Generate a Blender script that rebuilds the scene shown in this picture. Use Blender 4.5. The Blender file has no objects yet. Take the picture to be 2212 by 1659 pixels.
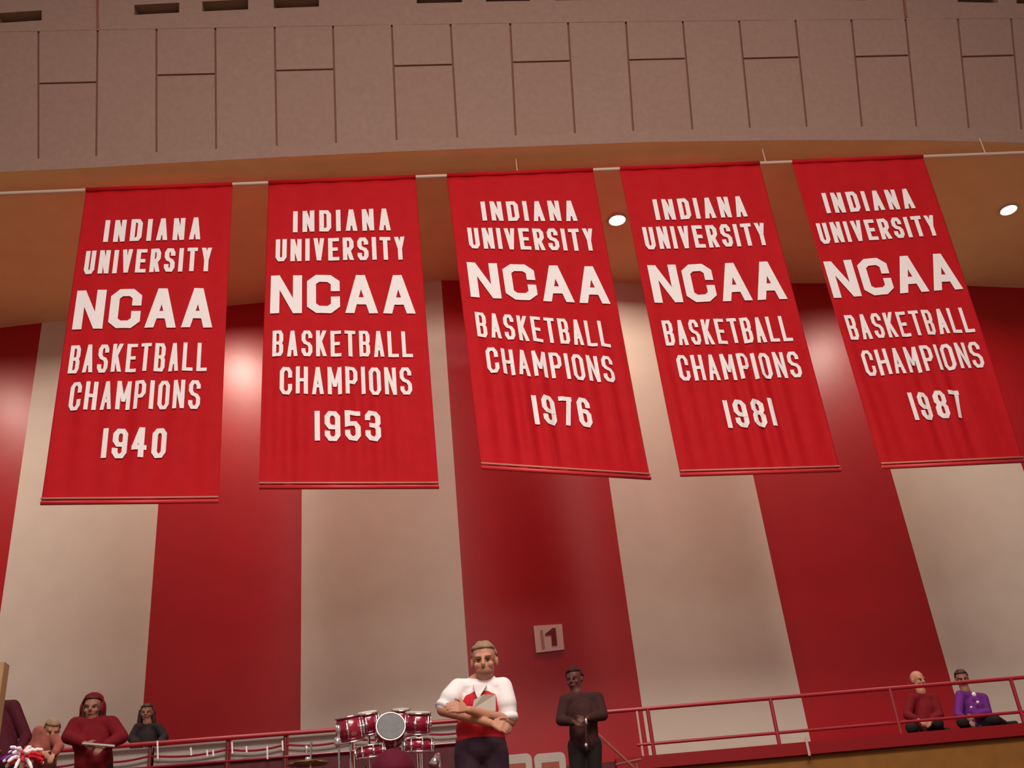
import bpy, bmesh, math, random
from mathutils import Vector, Matrix
random.seed(7)
S = bpy.context.scene
COL = S.collection
# ------------------------------------------------------------------ camera
FPX, PITCH, ROLL, YAW, EYE = 2300.0, .4997, -.1024, .0954, 1.6
WID, HEI = 2212.0, 1659.0
FW = Vector((math.sin(YAW)*math.cos(PITCH), math.cos(YAW)*math.cos(PITCH), math.sin(PITCH)))
R0 = Vector((math.cos(YAW), -math.sin(YAW), 0)); U0 = R0.cross(FW)
RT = math.cos(ROLL)*R0 + math.sin(ROLL)*U0
UP = -math.sin(ROLL)*R0 + math.cos(ROLL)*U0
CAM = Vector((0, 0, EYE))
cd = bpy.data.cameras.new('camera'); co = bpy.data.objects.new('camera', cd); COL.objects.link(co)
cd.sensor_width = 36; cd.lens = 36*FPX/WID; cd.clip_end = 300
m = Matrix((RT, UP, -FW)).transposed().to_4x4(); m.translation = CAM
co.matrix_world = m
S.camera = co
# ------------------------------------------------------------------ world, lights, exposure
S.view_settings.view_transform = 'Standard'; S.view_settings.look = 'None'
S.view_settings.exposure = -.46; S.view_settings.gamma = 1; S.view_settings.use_curve_mapping = False
w = bpy.data.worlds.new('arena_air'); S.world = w; w.use_nodes = True
bg = w.node_tree.nodes['Background']; bg.inputs[0].default_value = (1, .84, .76, 1); bg.inputs[1].default_value = .25

def area(name, loc, target, sx, sy, power, color):
    l = bpy.data.lights.new(name, 'AREA'); l.shape = 'RECTANGLE'; l.size = sx; l.size_y = sy
    l.energy = power; l.color = color
    o = bpy.data.objects.new(name, l); COL.objects.link(o); o.location = loc
    o.rotation_euler = (Vector(target)-Vector(loc)).to_track_quat('-Z', 'Y').to_euler()
    return o
# the arena's own floodlight banks, high over the court behind the camera, plus an added fill
a_ = area('arena_flood_and_fill', (1.2, -9, 19), (1.0, 13, 6.4), 12, 4, 345, (1, .92, .90)); a_.data.spread = math.radians(70)
area('court_floodlights', (1.5, -3, 15), (1.5, -3, 0), 10, 8, 3700, (1, .86, .72))
area('arena_flood_and_fill', (1.0, -4, 9), (1.2, 7, 3.4), 5, 2, 250, (1, .93, .92))  # added fill light aimed at the band leader, not an arena bank

# ------------------------------------------------------------------ picture helpers
def ray(px, py): return FW + RT*((px-WID/2)/FPX) - UP*((py-HEI/2)/FPX)
def aty(px, py, Y): v = ray(px, py); return CAM + v*(Y/v.y)
def atz(px, py, Z): v = ray(px, py); return CAM + v*((Z-EYE)/v.z)
def atplane(px, py, p, n): v = ray(px, py); return CAM + v*((p-CAM).dot(n)/v.dot(n))

# ------------------------------------------------------------------ materials
def mat(name, col, rough=.6, spec=.5, metal=0, noise=.08, scale=30, bump=0, emit=None, estr=0, coat=0, sheen=0):
    M = bpy.data.materials.new(name); M.use_nodes = True; nt = M.node_tree; b = nt.nodes['Principled BSDF']
    b.inputs['Roughness'].default_value = rough; b.inputs['Metallic'].default_value = metal
    b.inputs['Specular IOR Level'].default_value = spec; b.inputs['Coat Weight'].default_value = coat
    b.inputs['Coat Roughness'].default_value = .15; b.inputs['Sheen Weight'].default_value = sheen
    c = (*col, 1)
    if noise or bump:
        tc = nt.nodes.new('ShaderNodeTexCoord'); nz = nt.nodes.new('ShaderNodeTexNoise'); nz.inputs['Scale'].default_value = scale
        nz.inputs['Detail'].default_value = 6
        nt.links.new(tc.outputs['Object'], nz.inputs['Vector'])
        mx = nt.nodes.new('ShaderNodeMix'); mx.data_type = 'RGBA'
        mx.inputs['A'].default_value = tuple(max(0, v*(1-noise*2)) for v in col)+(1,)
        mx.inputs['B'].default_value = tuple(min(1, v*(1+noise*2)) for v in col)+(1,)
        nt.links.new(nz.outputs['Fac'], mx.inputs['Factor']); nt.links.new(mx.outputs['Result'], b.inputs['Base Color'])
        if bump:
            bp = nt.nodes.new('ShaderNodeBump'); bp.inputs['Strength'].default_value = bump; bp.inputs['Distance'].default_value = .02
            nt.links.new(nz.outputs['Fac'], bp.inputs['Height']); nt.links.new(bp.outputs['Normal'], b.inputs['Normal'])
    else: b.inputs['Base Color'].default_value = c
    if emit: b.inputs['Emission Color'].default_value = (*emit, 1); b.inputs['Emission Strength'].default_value = estr
    return M
M = dict(
 cream=mat('cream_paint', (.56, .47, .40), .55, .4, noise=.04, scale=3),
 redwall=mat('glossy_crimson_paint', (.35, .003, .008), .37, .5, noise=.06, scale=2, bump=.12),
 soffit=mat('tan_plaster', (.78, .54, .27), .8, .2, noise=.06, scale=2),
 panel=mat('pinkish_acoustic_panel', (.34, .22, .18), .85, .2, noise=.07, scale=14),
 panelb=mat('pinkish_acoustic_panel_b', (.335, .213, .175), .85, .2, noise=.07, scale=14),
 joint=mat('joint_brown', (.25, .11, .08), .9, .1),
 dark=mat('dark_recess', (.02, .012, .014), .9, .1),
 banner=mat('crimson_nylon', (.50, .008, .014), .7, .12, noise=.07, scale=6),
 hem=mat('crimson_hem', (.66, .03, .04), .45, .5, noise=0),
 seam=mat('pale_seam', (.62, .25, .2), .6, .4, noise=0),
 white=mat('white_felt', (.96, .88, .90), .75, .3, noise=.03),
 pole=mat('cream_pole', (.62, .46, .36), .4, .5, noise=0),
 rail=mat('crimson_rail_paint', (.34, .012, .025), .35, .5, noise=0),
 raild=mat('dark_post_paint', (.16, .02, .02), .5, .4, noise=0),
 beam=mat('red_beam_paint', (.27, .004, .008), .5, .25, noise=.05),
 ochre=mat('ochre_board', (.27, .11, .018), .6, .3, noise=.16, scale=5),
 maroon=mat('dark_maroon_board', (.10, .012, .018), .6, .3, noise=.3, scale=9),
 palepanel=mat('pale_grey_board', (.42, .36, .32), .5, .4, noise=.05),
 floor=mat('maple_floor', (.62, .42, .24), .35, .4, noise=.1, scale=4),
 chrome=mat('chrome', (.9, .9, .92), .12, .5, metal=1, noise=0),
 drum=mat('crimson_drum_wrap', (.30, .006, .035), .2, .6, noise=.1, scale=12, coat=.6),
 head=mat('drum_skin', (.6, .58, .52), .6, .3, noise=.03),
 greydrum=mat('grey_drum_skin', (.075, .065, .07), .4, .4, noise=.3, scale=18),
 skin=mat('skin', (.50, .235, .15), .55, .35, noise=.05),
 skind=mat('skin_tanned', (.30, .13, .085), .55, .35, noise=.05),
 shirt=mat('white_shirt', (.86, .80, .82), .8, .2, noise=.02),
 vest=mat('red_vest', (.58, .012, .03), .7, .3, noise=.05),
 greyband=mat('pale_grey_cloth', (.52, .47, .40), .8, .2, noise=.05),
 trouser=mat('dark_trousers', (.045, .022, .035), .8, .2, noise=.15),
 black=mat('black_cloth', (.02, .014, .014), .85, .2, noise=.15),
 hairgrey=mat('greying_hair', (.30, .20, .13), .8, .2, noise=.2, scale=60),
 hairdark=mat('dark_hair', (.035, .015, .012), .6, .4, noise=.2, scale=60),
 hoodie=mat('red_sweatshirt', (.17, .006, .012), .85, .2, noise=.12, scale=9),
 maroonc=mat('maroon_jacket', (.075, .008, .018), .8, .2, noise=.15),
 fadedred=mat('faded_red_cloth', (.32, .09, .07), .85, .2, noise=.15),
 purple=mat('purple_cloth', (.14, .02, .20), .8, .2, noise=.1),
 coat=mat('brown_grey_coat', (.055, .02, .02), .85, .2, noise=.15),
 silver=mat('silver_plate', (.85, .85, .9), .2, .5, metal=.9, noise=0),
 capred=mat('crimson_cap', (.10, .004, .02), .8, .2, noise=.1),
 skindark=mat('skin_deep', (.13, .045, .035), .55, .35, noise=.05),
 eye=mat('eye', (.03, .015, .012), .3, .5, noise=0),
 lip=mat('lips', (.33, .09, .08), .5, .4, noise=0),
 sign=mat('sign_plate', (.62, .40, .36), .5, .4, noise=.03),
 signink=mat('sign_ink', (.16, .006, .008), .6, .3, noise=0),
 signfaint=mat('sign_faint_ink', (.40, .16, .13), .6, .3, noise=0),
 lamp=mat('lamp_glass', (.9, .9, .85), .4, .4, noise=0, emit=(1, .93, .8), estr=14),
 metaltrim=mat('lamp_trim', (.5, .4, .3), .4, .5, noise=0),
 oldpost=mat('varnished_post', (.40, .25, .12), .5, .4, noise=.1),
)
# ------------------------------------------------------------------ object helpers
def link(name, me, mt=None, parent=None):
    o = bpy.data.objects.new(name, me); COL.objects.link(o)
    if mt and me is not None and not me.materials: me.materials.append(M[mt])
    if parent: o.parent = parent; o.matrix_parent_inverse = parent.matrix_basis.inverted()
    return o
def fin(name, bm, mt, parent=None, smooth=False):
    bmesh.ops.recalc_face_normals(bm, faces=bm.faces)
    me = bpy.data.meshes.new(name); bm.to_mesh(me); bm.free()
    if smooth: me.shade_smooth()
    return link(name, me, mt, parent)
def struct(o): o['kind'] = 'structure'; return o
def tag(o, label, cat, group=None):
    o['label'] = label; o['category'] = cat
    if group: o['group'] = group
    return o
def thing(name, label, cat, loc=(0, 0, 0), group=None):
    o = bpy.data.objects.new(name, None); o.empty_display_size = .1; COL.objects.link(o); o.location = loc
    return tag(o, label, cat, group)
def hexa(bm, a, b):          # a, b: two matching 4-point loops
    va = [bm.verts.new(p) for p in a]; vb = [bm.verts.new(p) for p in b]
    bm.faces.new(va); bm.faces.new(vb[::-1])
    for i in range(4): bm.faces.new((va[i], vb[i], vb[(i+1) % 4], va[(i+1) % 4]))
def box(bm, x0, x1, y0, y1, z0, z1):
    hexa(bm, [(x0, y0, z0), (x1, y0, z0), (x1, y0, z1), (x0, y0, z1)], [(x0, y1, z0), (x1, y1, z0), (x1, y1, z1), (x0, y1, z1)])
def frame(d):
    d = d.normalized(); a = Vector((0, 0, 1)) if abs(d.z) < .9 else Vector((0, 1, 0))
    x = d.cross(a).normalized(); return x, d.cross(x)
def cone(bm, p, q, r0, r1=None, n=16, caps=True):
    p, q = Vector(p), Vector(q); r1 = r0 if r1 is None else r1; x, y = frame(q-p); A = []; B = []
    for i in range(n):
        t = 2*math.pi*i/n; d = x*math.cos(t)+y*math.sin(t); A.append(bm.verts.new(p+d*r0)); B.append(bm.verts.new(q+d*r1))
    for i in range(n): bm.faces.new((A[i], A[(i+1) % n], B[(i+1) % n], B[i]))
    if caps: bm.faces.new(A[::-1]); bm.faces.new(B)
def rod(name, p, q, r, mt, parent=None, n=12):
    bm = bmesh.new(); cone(bm, p, q, r, n=n); return fin(name, bm, mt, parent)
def torus(bm, c, ax, R, r, n=28, k=8):
    x, y = frame(Vector(ax)); ax = Vector(ax).normalized(); V = []
    for i in range(n):
        t = 2*math.pi*i/n; d = x*math.cos(t)+y*math.sin(t)
        V.append([bm.verts.new(Vector(c)+d*(R+r*math.cos(2*math.pi*j/k))+ax*r*math.sin(2*math.pi*j/k)) for j in range(k)])
    for i in range(n):
        for j in range(k): bm.faces.new((V[i][j], V[(i+1) % n][j], V[(i+1) % n][(j+1) % k], V[i][(j+1) % k]))
def ell(bm, c, r, rot=None, seg=16):
    mt = Matrix.Translation(Vector(c)) @ (rot.to_4x4() if rot else Matrix.Identity(4)) @ Matrix.Diagonal((*r, 1))
    bmesh.ops.create_uvsphere(bm, u_segments=seg, v_segments=seg//2+2, radius=1, matrix=mt)
def caps(bm, p, q, r0, r1=None, n=14):
    r1 = r0 if r1 is None else r1; cone(bm, p, q, r0, r1, n)
    ell(bm, p, (r0,)*3, seg=n); ell(bm, q, (r1,)*3, seg=n)
def fuse(name, bm, mt, parent, voxel=.012, smooth=4):   # one continuous skin out of overlapping volumes
    me = bpy.data.meshes.new(name); bm.to_mesh(me); bm.free()
    o = bpy.data.objects.new(name, me); COL.objects.link(o)
    a = o.modifiers.new('r', 'REMESH'); a.mode = 'VOXEL'; a.voxel_size = voxel; a.use_smooth_shade = True
    b = o.modifiers.new('s', 'SMOOTH'); b.iterations = smooth; b.factor = .5
    dg = bpy.context.evaluated_depsgraph_get(); ne = bpy.data.meshes.new_from_object(o.evaluated_get(dg)); ne.name = name
    bpy.data.objects.remove(o); bpy.data.meshes.remove(me)
    ne.materials.clear(); ne.shade_smooth()
    return link(name, ne, mt, parent)

HS = 9.93+EYE          # height of the soffit
# ------------------------------------------------------------------ fascia edge, soffit
EDGE = [(-500, 402), (-200, 384), (0, 372), (208, 362), (338, 354), (600, 340), (850, 328), (1106, 318), (1400, 307), (1700, 303), (1980, 303), (2212, 309), (2900, 329)]
def edge_y(x):
    for (a, b), (c, d) in zip(EDGE, EDGE[1:]):
        if x <= c or (c, d) == EDGE[-1]: return b+(d-b)*(x-a)/(c-a)
LEAN = math.radians(17); DL = Vector((0, -math.sin(LEAN), math.cos(LEAN)))
def fas(px, py):
    e = atz(px, edge_y(px), HS); t = atz(px+60, edge_y(px+60), HS)-atz(px-60, edge_y(px-60), HS)
    n = t.cross(DL).normalized()
    return atplane(px, py, e, n), n
def slab(bm, quad, th=.03, gap=0, off=0):
    P = [fas(*q) for q in quad]; n = P[0][1]
    if n.y > 0: n = -n                                   # towards the court
    p = [a[0]+n*off for a in P]; c = sum(p, Vector())/4
    def ins(i):
        a, b, d = p[i], p[(i+1) % 4], p[i-1]
        return a+(b-a).normalized()*gap+(d-a).normalized()*gap
    f = [ins(i) for i in range(4)] if gap else p
    hexa(bm, f, [q-n*th for q in f])
ex = [e[0] for e in EDGE]
WT = [(-13.5, 16.3), (-10.8, 15.8), (-8.4, 15.4), (-6.15, 15.12), (-4.02, 14.98), (-1.88, 14.78), (.40, 14.45), (2.72, 14.68), (5.02, 14.94), (7.30, 15.12), (9.62, 15.39), (12.0, 15.75), (14.4, 16.2)]
bm = bmesh.new(); A = [bm.verts.new(atz(x, edge_y(x), HS)) for x in ex]
n = len(ex); B = []
for i in range(n):
    x = -13.5+27.9*i/(n-1); j = max(k for k in range(len(WT)-1) if WT[k][0] <= x+1e-6)
    y = WT[j][1]+(WT[j+1][1]-WT[j][1])*(x-WT[j][0])/(WT[j+1][0]-WT[j][0])
    B.append(bm.verts.new((x, y+.45, HS)))
for i in range(n-1): bm.faces.new((A[i], A[i+1], B[i+1], B[i]))
g = bmesh.ops.extrude_face_region(bm, geom=bm.faces[:])
for v in [v for v in g['geom'] if isinstance(v, bmesh.types.BMVert)]: v.co.z += .2
struct(fin('ceiling', bm, 'soffit'))
# ------------------------------------------------------------------ back wall: one folded stripe after another
for i in range(len(WT)-1):
    (x0, y0), (x1, y1) = WT[i], WT[i+1]; bm = bmesh.new()
    hexa(bm, [(x0, y0, 2.2), (x1, y1, 2.2), (x1, y1, HS), (x0, y0, HS)], [(x0, y0+.25, 2.2), (x1, y1+.25, 2.2), (x1, y1+.25, HS), (x0, y0+.25, HS)])
    struct(fin('wall_back', bm, 'redwall' if i % 2 == 0 else 'cream'))
# ------------------------------------------------------------------ fascia of acoustic panels
XB = [-432, -303, -175, -46, 83, 208, 338, 467, 598, 726, 857, 988, 1114, 1242, 1368, 1496, 1620, 1743, 1862, 1980, 2093, 2207, 2322, 2437, 2551, 2664, 2776]
XT = [-427, -299, -171, -44, 83, 211, 338, 465, 593, 719, 846, 973, 1102, 1227, 1352, 1475, 1597, 1719, 1840, 1957, 2070, 2185, 2296, 2407, 2517, 2626, 2734]
YJ = [216, 206, 196, 186, 178, 168, 160, 154, 150, 145, 140, 136, 132, 129, 127, 125, 124, 122, 120, 119, 120, 121, 122, 124, 126, 128, 130]
def ytop(x): return 66-.021*x+.0000035*x*x
def ybot(x): return edge_y(x)-(22 if x < 1500 else 26)
fascia = bmesh.new()      # backing that shows in the joints
for i in range(len(ex)-1):
    a, b = ex[i], ex[i+1]
    slab(fascia, [(a, edge_y(a)-8), (b, edge_y(b)-8), (b, ytop(b)+5), (a, ytop(a)+5)], th=.05, off=-.028)
wall_upper = struct(fin('wall_upper', fascia, 'joint'))
def vx(i, y):             # joint i at picture height y
    yb = ybot(XB[i]); return XT[i]+(XB[i]-XT[i])*(y-50)/(yb-50)
k = 0
for i in range(len(XB)-1):
    def pc(yt0, yt1, yb0, yb1, mt):
        bm = bmesh.new()
        g = 2.1; slab(bm, [(vx(i, yb0)+g, yb0), (vx(i+1, yb1)-g, yb1), (vx(i+1, yt1)-g, yt1), (vx(i, yt0)+g, yt0)])
        fin('panel', bm, mt, wall_upper)
    t0, t1, b0, b1 = ytop(XT[i]), ytop(XT[i+1]), ybot(XB[i]), ybot(XB[i+1])
    if i % 2 == 0:
        j = YJ[i]; s = -3
        pc(t0, t1, j+.5, j+s+.5, 'panel'); pc(j+4.5, j+s+4.5, b0, b1, 'panelb')
    else: pc(t0, t1, b0, b1, 'panel')
# lower trim band of the fascia
bm = bmesh.new()
for i in range(len(ex)-1):
    a, b = ex[i], ex[i+1]
    slab(bm, [(a, edge_y(a)), (b, edge_y(b)), (b, ybot(b)-3), (a, ybot(a)-3)], th=.08, off=.004)
fin('edge_band', bm, 'panel', wall_upper)
# slotted course over the panels
SL = [(-290, -190, 53, 75), (-150, -65, 45, 65), (-6, 90, 30, 50), (290, 387, 18, 42), (437, 536, 12, 36), (591, 689, 6, 27), (900, 998, -1, 21), (1050, 1145, -5, 16), (1199, 1293, -9, 11),
      (1503, 1591, -14, 5), (1645, 1733, -15, 5), (1785, 1874, -14, 5), (2069, 2156, -12, 8), (2196, 2290, -10, 10), (2330, 2420, -9, 11)]
def sy(x): return 50-.0665*x+.0000215*x*x            # underside line of the slots
segs = []
xs = -500
bm = bmesh.new(); N = 24
for i in range(N):                                   # course below the slots
    a = -500+3400*i/N; b = -500+3400*(i+1)/N
    slab(bm, [(a, ytop(a)+3), (b, ytop(b)+3), (b, sy(b)), (a, sy(a))], th=.4, off=.004)
    slab(bm, [(a, sy(a)-22), (b, sy(b)-22), (b, -260), (a, -260)], th=.4)
cuts = [-500]+[v for s in SL for v in s[:2]]+[2900]
for a, b in zip(cuts[::2], cuts[1::2]):
    slab(bm, [(a, sy(a)), (b, sy(b)), (b, sy(b)-22), (a, sy(a)-22)], th=.4)
fin('slotted_course', bm, 'panel', wall_upper)
for s in SL:
    bm = bmesh.new(); a, b = s[:2]
    slab(bm, [(a-4, sy(a)+3), (b+4, sy(b)+3), (b+4, sy(b)-25), (a-4, sy(a)-25)], th=.05, off=-.30)
    fin('slot_recess', bm, 'dark', wall_upper)
for x0, y0, x1, y1 in [(211, ytop(211), 210, -60), (1957, ytop(1957), 1945, -60)]:        # two long joints run on upwards
    bm = bmesh.new(); slab(bm, [(x0-2.5, y0), (x0+2.5, y0), (x1+2.5, y1), (x1-2.5, y1)], th=.03, off=.012); fin('joint_strip', bm, 'joint', wall_upper)

# ------------------------------------------------------------------ soffit downlights
LAMPS = [(1333, 474, 1.0, 'bright round soffit downlight in the gap before the 1981 banner'),
         (2178, 452, .15, 'small lit soffit downlight at far right, right of the 1987 banner'),
         (1998, 432, 1.1, 'soffit downlight hidden behind the 1987 banner'),
         (868, 492, .12, 'dim soffit downlight behind the right edge of the 1953 banner'),
         (375, 512, 1.35, 'soffit downlight behind the 1940 banner'),
         (-330, 525, 1.1, 'soffit downlight left of the 1940 banner, outside the picture')]
for px, py, pw, lb in LAMPS:
    p = atz(px, py, HS); t = thing('downlight', lb, 'ceiling light', (p.x, p.y, HS), 'downlights in the soffit')
    bm = bmesh.new(); torus(bm, p-Vector((0, 0, .01)), (0, 0, 1), .135, .016); fin('trim_ring', bm, 'metaltrim', t, True)
    bm = bmesh.new(); ell(bm, p-Vector((0, 0, .004)), (.125, .125, .05)); fin('lens', bm, 'lamp', t, True)
    l = bpy.data.lights.new('downlight_bulb', 'AREA'); l.shape = 'DISK'; l.size = .22; l.energy = 150*pw; l.spread = math.radians(160); l.color = (1, .84, .68)
    o = bpy.data.objects.new('bulb', l); COL.objects.link(o); o.location = (p.x, p.y, HS-.07); o.parent = t; o.matrix_parent_inverse = t.matrix_basis.inverted()

# ------------------------------------------------------------------ banner pole
ZT = 9.63+EYE; YP = 11.49
pl = thing('banner_pole', 'long cream pole under the soffit carrying the five red banners', 'pole', (1.6, YP, ZT))
pa = aty(-420, 445, YP); pb = aty(2650, 322, YP)
rod('pole_tube', (pa.x, YP, ZT+.0), (pb.x, YP, ZT+.0), .026, 'pole', pl)
for px in (-300, 1118, 1655, 2130, 2480):
    q = aty(px, 420-.04*px, YP); rod('hanger_rod', (q.x, YP, ZT), (q.x, YP, HS), .008, 'pole', pl, 8)

# ------------------------------------------------------------------ banners
GL = {
 'D': [[(0,0),(0,1),(.72,1),(1,.86),(1,.14),(.72,0),(0,0)]], 'I': [[(.5,0),(.5,1)]], '1': [[(.5,0),(.5,1)]],
 'N': [[(0,0),(0,1)],[(0,1),(1,0)],[(1,0),(1,1)]], 'A': [[(0,0),(.5,1)],[(.5,1),(1,0)],[(.22,.28),(.78,.28)]],
 'U': [[(0,1),(0,.14),(.28,0),(.72,0),(1,.14),(1,1)]], 'V': [[(0,1),(.5,0)],[(.5,0),(1,1)]],
 'E': [[(1,1),(0,1),(0,0),(1,0)],[(0,.5),(.8,.5)]], 'R': [[(0,0),(0,1),(.72,1),(1,.86),(1,.6),(.72,.47),(0,.47)],[(.5,.47),(1,0)]],
 'S': [[(1,.8),(1,.87),(.75,1),(.25,1),(0,.87),(0,.65),(.25,.53),(.75,.47),(1,.35),(1,.13),(.75,0),(.25,0),(0,.13),(0,.2)]],
 'T': [[(0,1),(1,1)],[(.5,1),(.5,0)]], 'Y': [[(0,1),(.5,.45)],[(1,1),(.5,.45)],[(.5,.5),(.5,0)]],
 'C': [[(1,.70),(1,.86),(.74,1),(.26,1),(0,.86),(0,.14),(.26,0),(.74,0),(1,.14),(1,.30)]],
 'B': [[(.8,.51),(1,.62),(1,.88),(.78,1),(0,1),(0,0),(.78,0),(1,.12),(1,.40),(.8,.51)],[(0,.51),(.85,.51)]],
 'K': [[(0,0),(0,1)],[(1,1),(.08,.42)],[(.34,.56),(1,0)]], 'L': [[(0,1),(0,0),(1,0)]], 'H': [[(0,0),(0,1)],[(1,0),(1,1)],[(0,.5),(1,.5)]],
 'M': [[(0,0),(0,1)],[(1,0),(1,1)],[(0,1),(.5,.25)],[(.5,.25),(1,1)]], 'P': [[(0,0),(0,1),(.72,1),(1,.87),(1,.56),(.72,.43),(0,.43)]],
 'O': [[(.28,0),(0,.14),(0,.86),(.28,1),(.72,1),(1,.86),(1,.14),(.72,0),(.28,0)]],
 '9': [[(0,.22),(0,.14),(.27,0),(.73,0),(1,.14),(1,.86),(.73,1),(.27,1),(0,.86),(0,.6),(.27,.46),(1,.46)]],
 '4': [[(.72,1),(.02,.34)],[(0,.3),(1,.3)],[(.74,0),(.74,1)]],
 '5': [[(1,1),(0,1),(0,.54),(.73,.60),(1,.46),(1,.14),(.73,0),(.27,0),(0,.14),(0,.22)]],
 '3': [[(0,.79),(0,.87),(.27,1),(.73,1),(1,.87),(1,.63),(.78,.52)],[(.78,.52),(1,.40),(1,.13),(.73,0),(.27,0),(0,.13),(0,.21)],[(.42,.52),(.82,.52)]],
 '7': [[(0,1),(1,1)],[(1,1),(.38,0)]], '6': [[(1,.78),(1,.86),(.73,1),(.27,1),(0,.86),(0,.14),(.27,0),(.73,0),(1,.14),(1,.42),(.73,.54),(0,.54)]],
 '8': [[(.25,.52),(0,.65),(0,.87),(.27,1),(.73,1),(1,.87),(1,.65),(.75,.52),(.25,.52)],[(.25,.52),(0,.38),(0,.13),(.27,0),(.73,0),(1,.13),(1,.38),(.75,.52)]]}
GL['0'] = GL['O']
def text_quads(txt, x0, x1, y0, y1, t, gap, wide={}):
    """block capitals as stroke quads inside the box x0..x1, y0..y1 (y down)"""
    unit = sum(wide.get(c, 1.18 if c == 'M' else 1) for c in txt if c not in 'I1'); nI = sum(c in 'I1' for c in txt)
    W = ((x1-x0)-nI*t-gap*(len(txt)-1))/unit; x = x0; out = []; H = y1-y0
    for c in txt:
        cw = t if c in 'I1' else W*wide.get(c, 1.18 if c == 'M' else 1)
        for st in GL[c]:
            closed = len(st) > 2 and st[0] == st[-1]
            P = [Vector((x+t/2+(cw-t)*a, y1-t/2-(H-t)*b)) for a, b in (st[:-1] if closed else st)]
            if c in 'I1': P = [Vector((x+t/2, q.y)) for q in P]
            n = len(P)
            if n == 2 and abs(P[0].x-P[1].x) > 1e-5 and abs(P[0].y-P[1].y) > 1e-5:      # slanting stroke, cut level at its ends
                a, b = P; dy = abs(a.y-b.y); hw = min(t/2*(b-a).length/dy, t*.95)*(.82 if c in 'NM' else .95)
                e = []
                for q, f in ((a, st[0]), (b, st[1])):
                    yy = y0 if f[1] == 1 else y1 if f[1] == 0 else q.y
                    xx = min(max(q.x, x+hw), x+cw-hw); e.append(Vector((xx, yy)))
                out.append((e[0]-Vector((hw, 0)), e[1]-Vector((hw, 0)), e[1]+Vector((hw, 0)), e[0]+Vector((hw, 0)))); continue
            def nrm(a, b): d = (b-a).normalized(); return Vector((-d.y, d.x))
            L, R = [], []
            for i in range(n):
                pr = P[i-1] if (i > 0 or closed) else None; nx = P[(i+1) % n] if (i < n-1 or closed) else None
                if pr is None or nx is None:
                    nn = nrm(P[i], nx) if pr is None else nrm(pr, P[i]); off = nn*t/2; q = P[i]
                    d = (P[i]-nx if pr is None else P[i]-pr).normalized(); q = q+d*t/2
                else:
                    a, b = nrm(pr, P[i]), nrm(P[i], nx); mm = (a+b).normalized(); off = mm*(t/2/max(.5, mm.dot(a))); q = P[i]
                for arr, s in ((L, 1), (R, -1)):
                    v = q+off*s; arr.append(Vector((min(max(v.x, x-.0), x+cw), min(max(v.y, y0), y1))))
            for i in range(n if closed else n-1): out.append((L[i], L[(i+1) % n], R[(i+1) % n], R[i]))
        x += cw+gap
    return out
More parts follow.
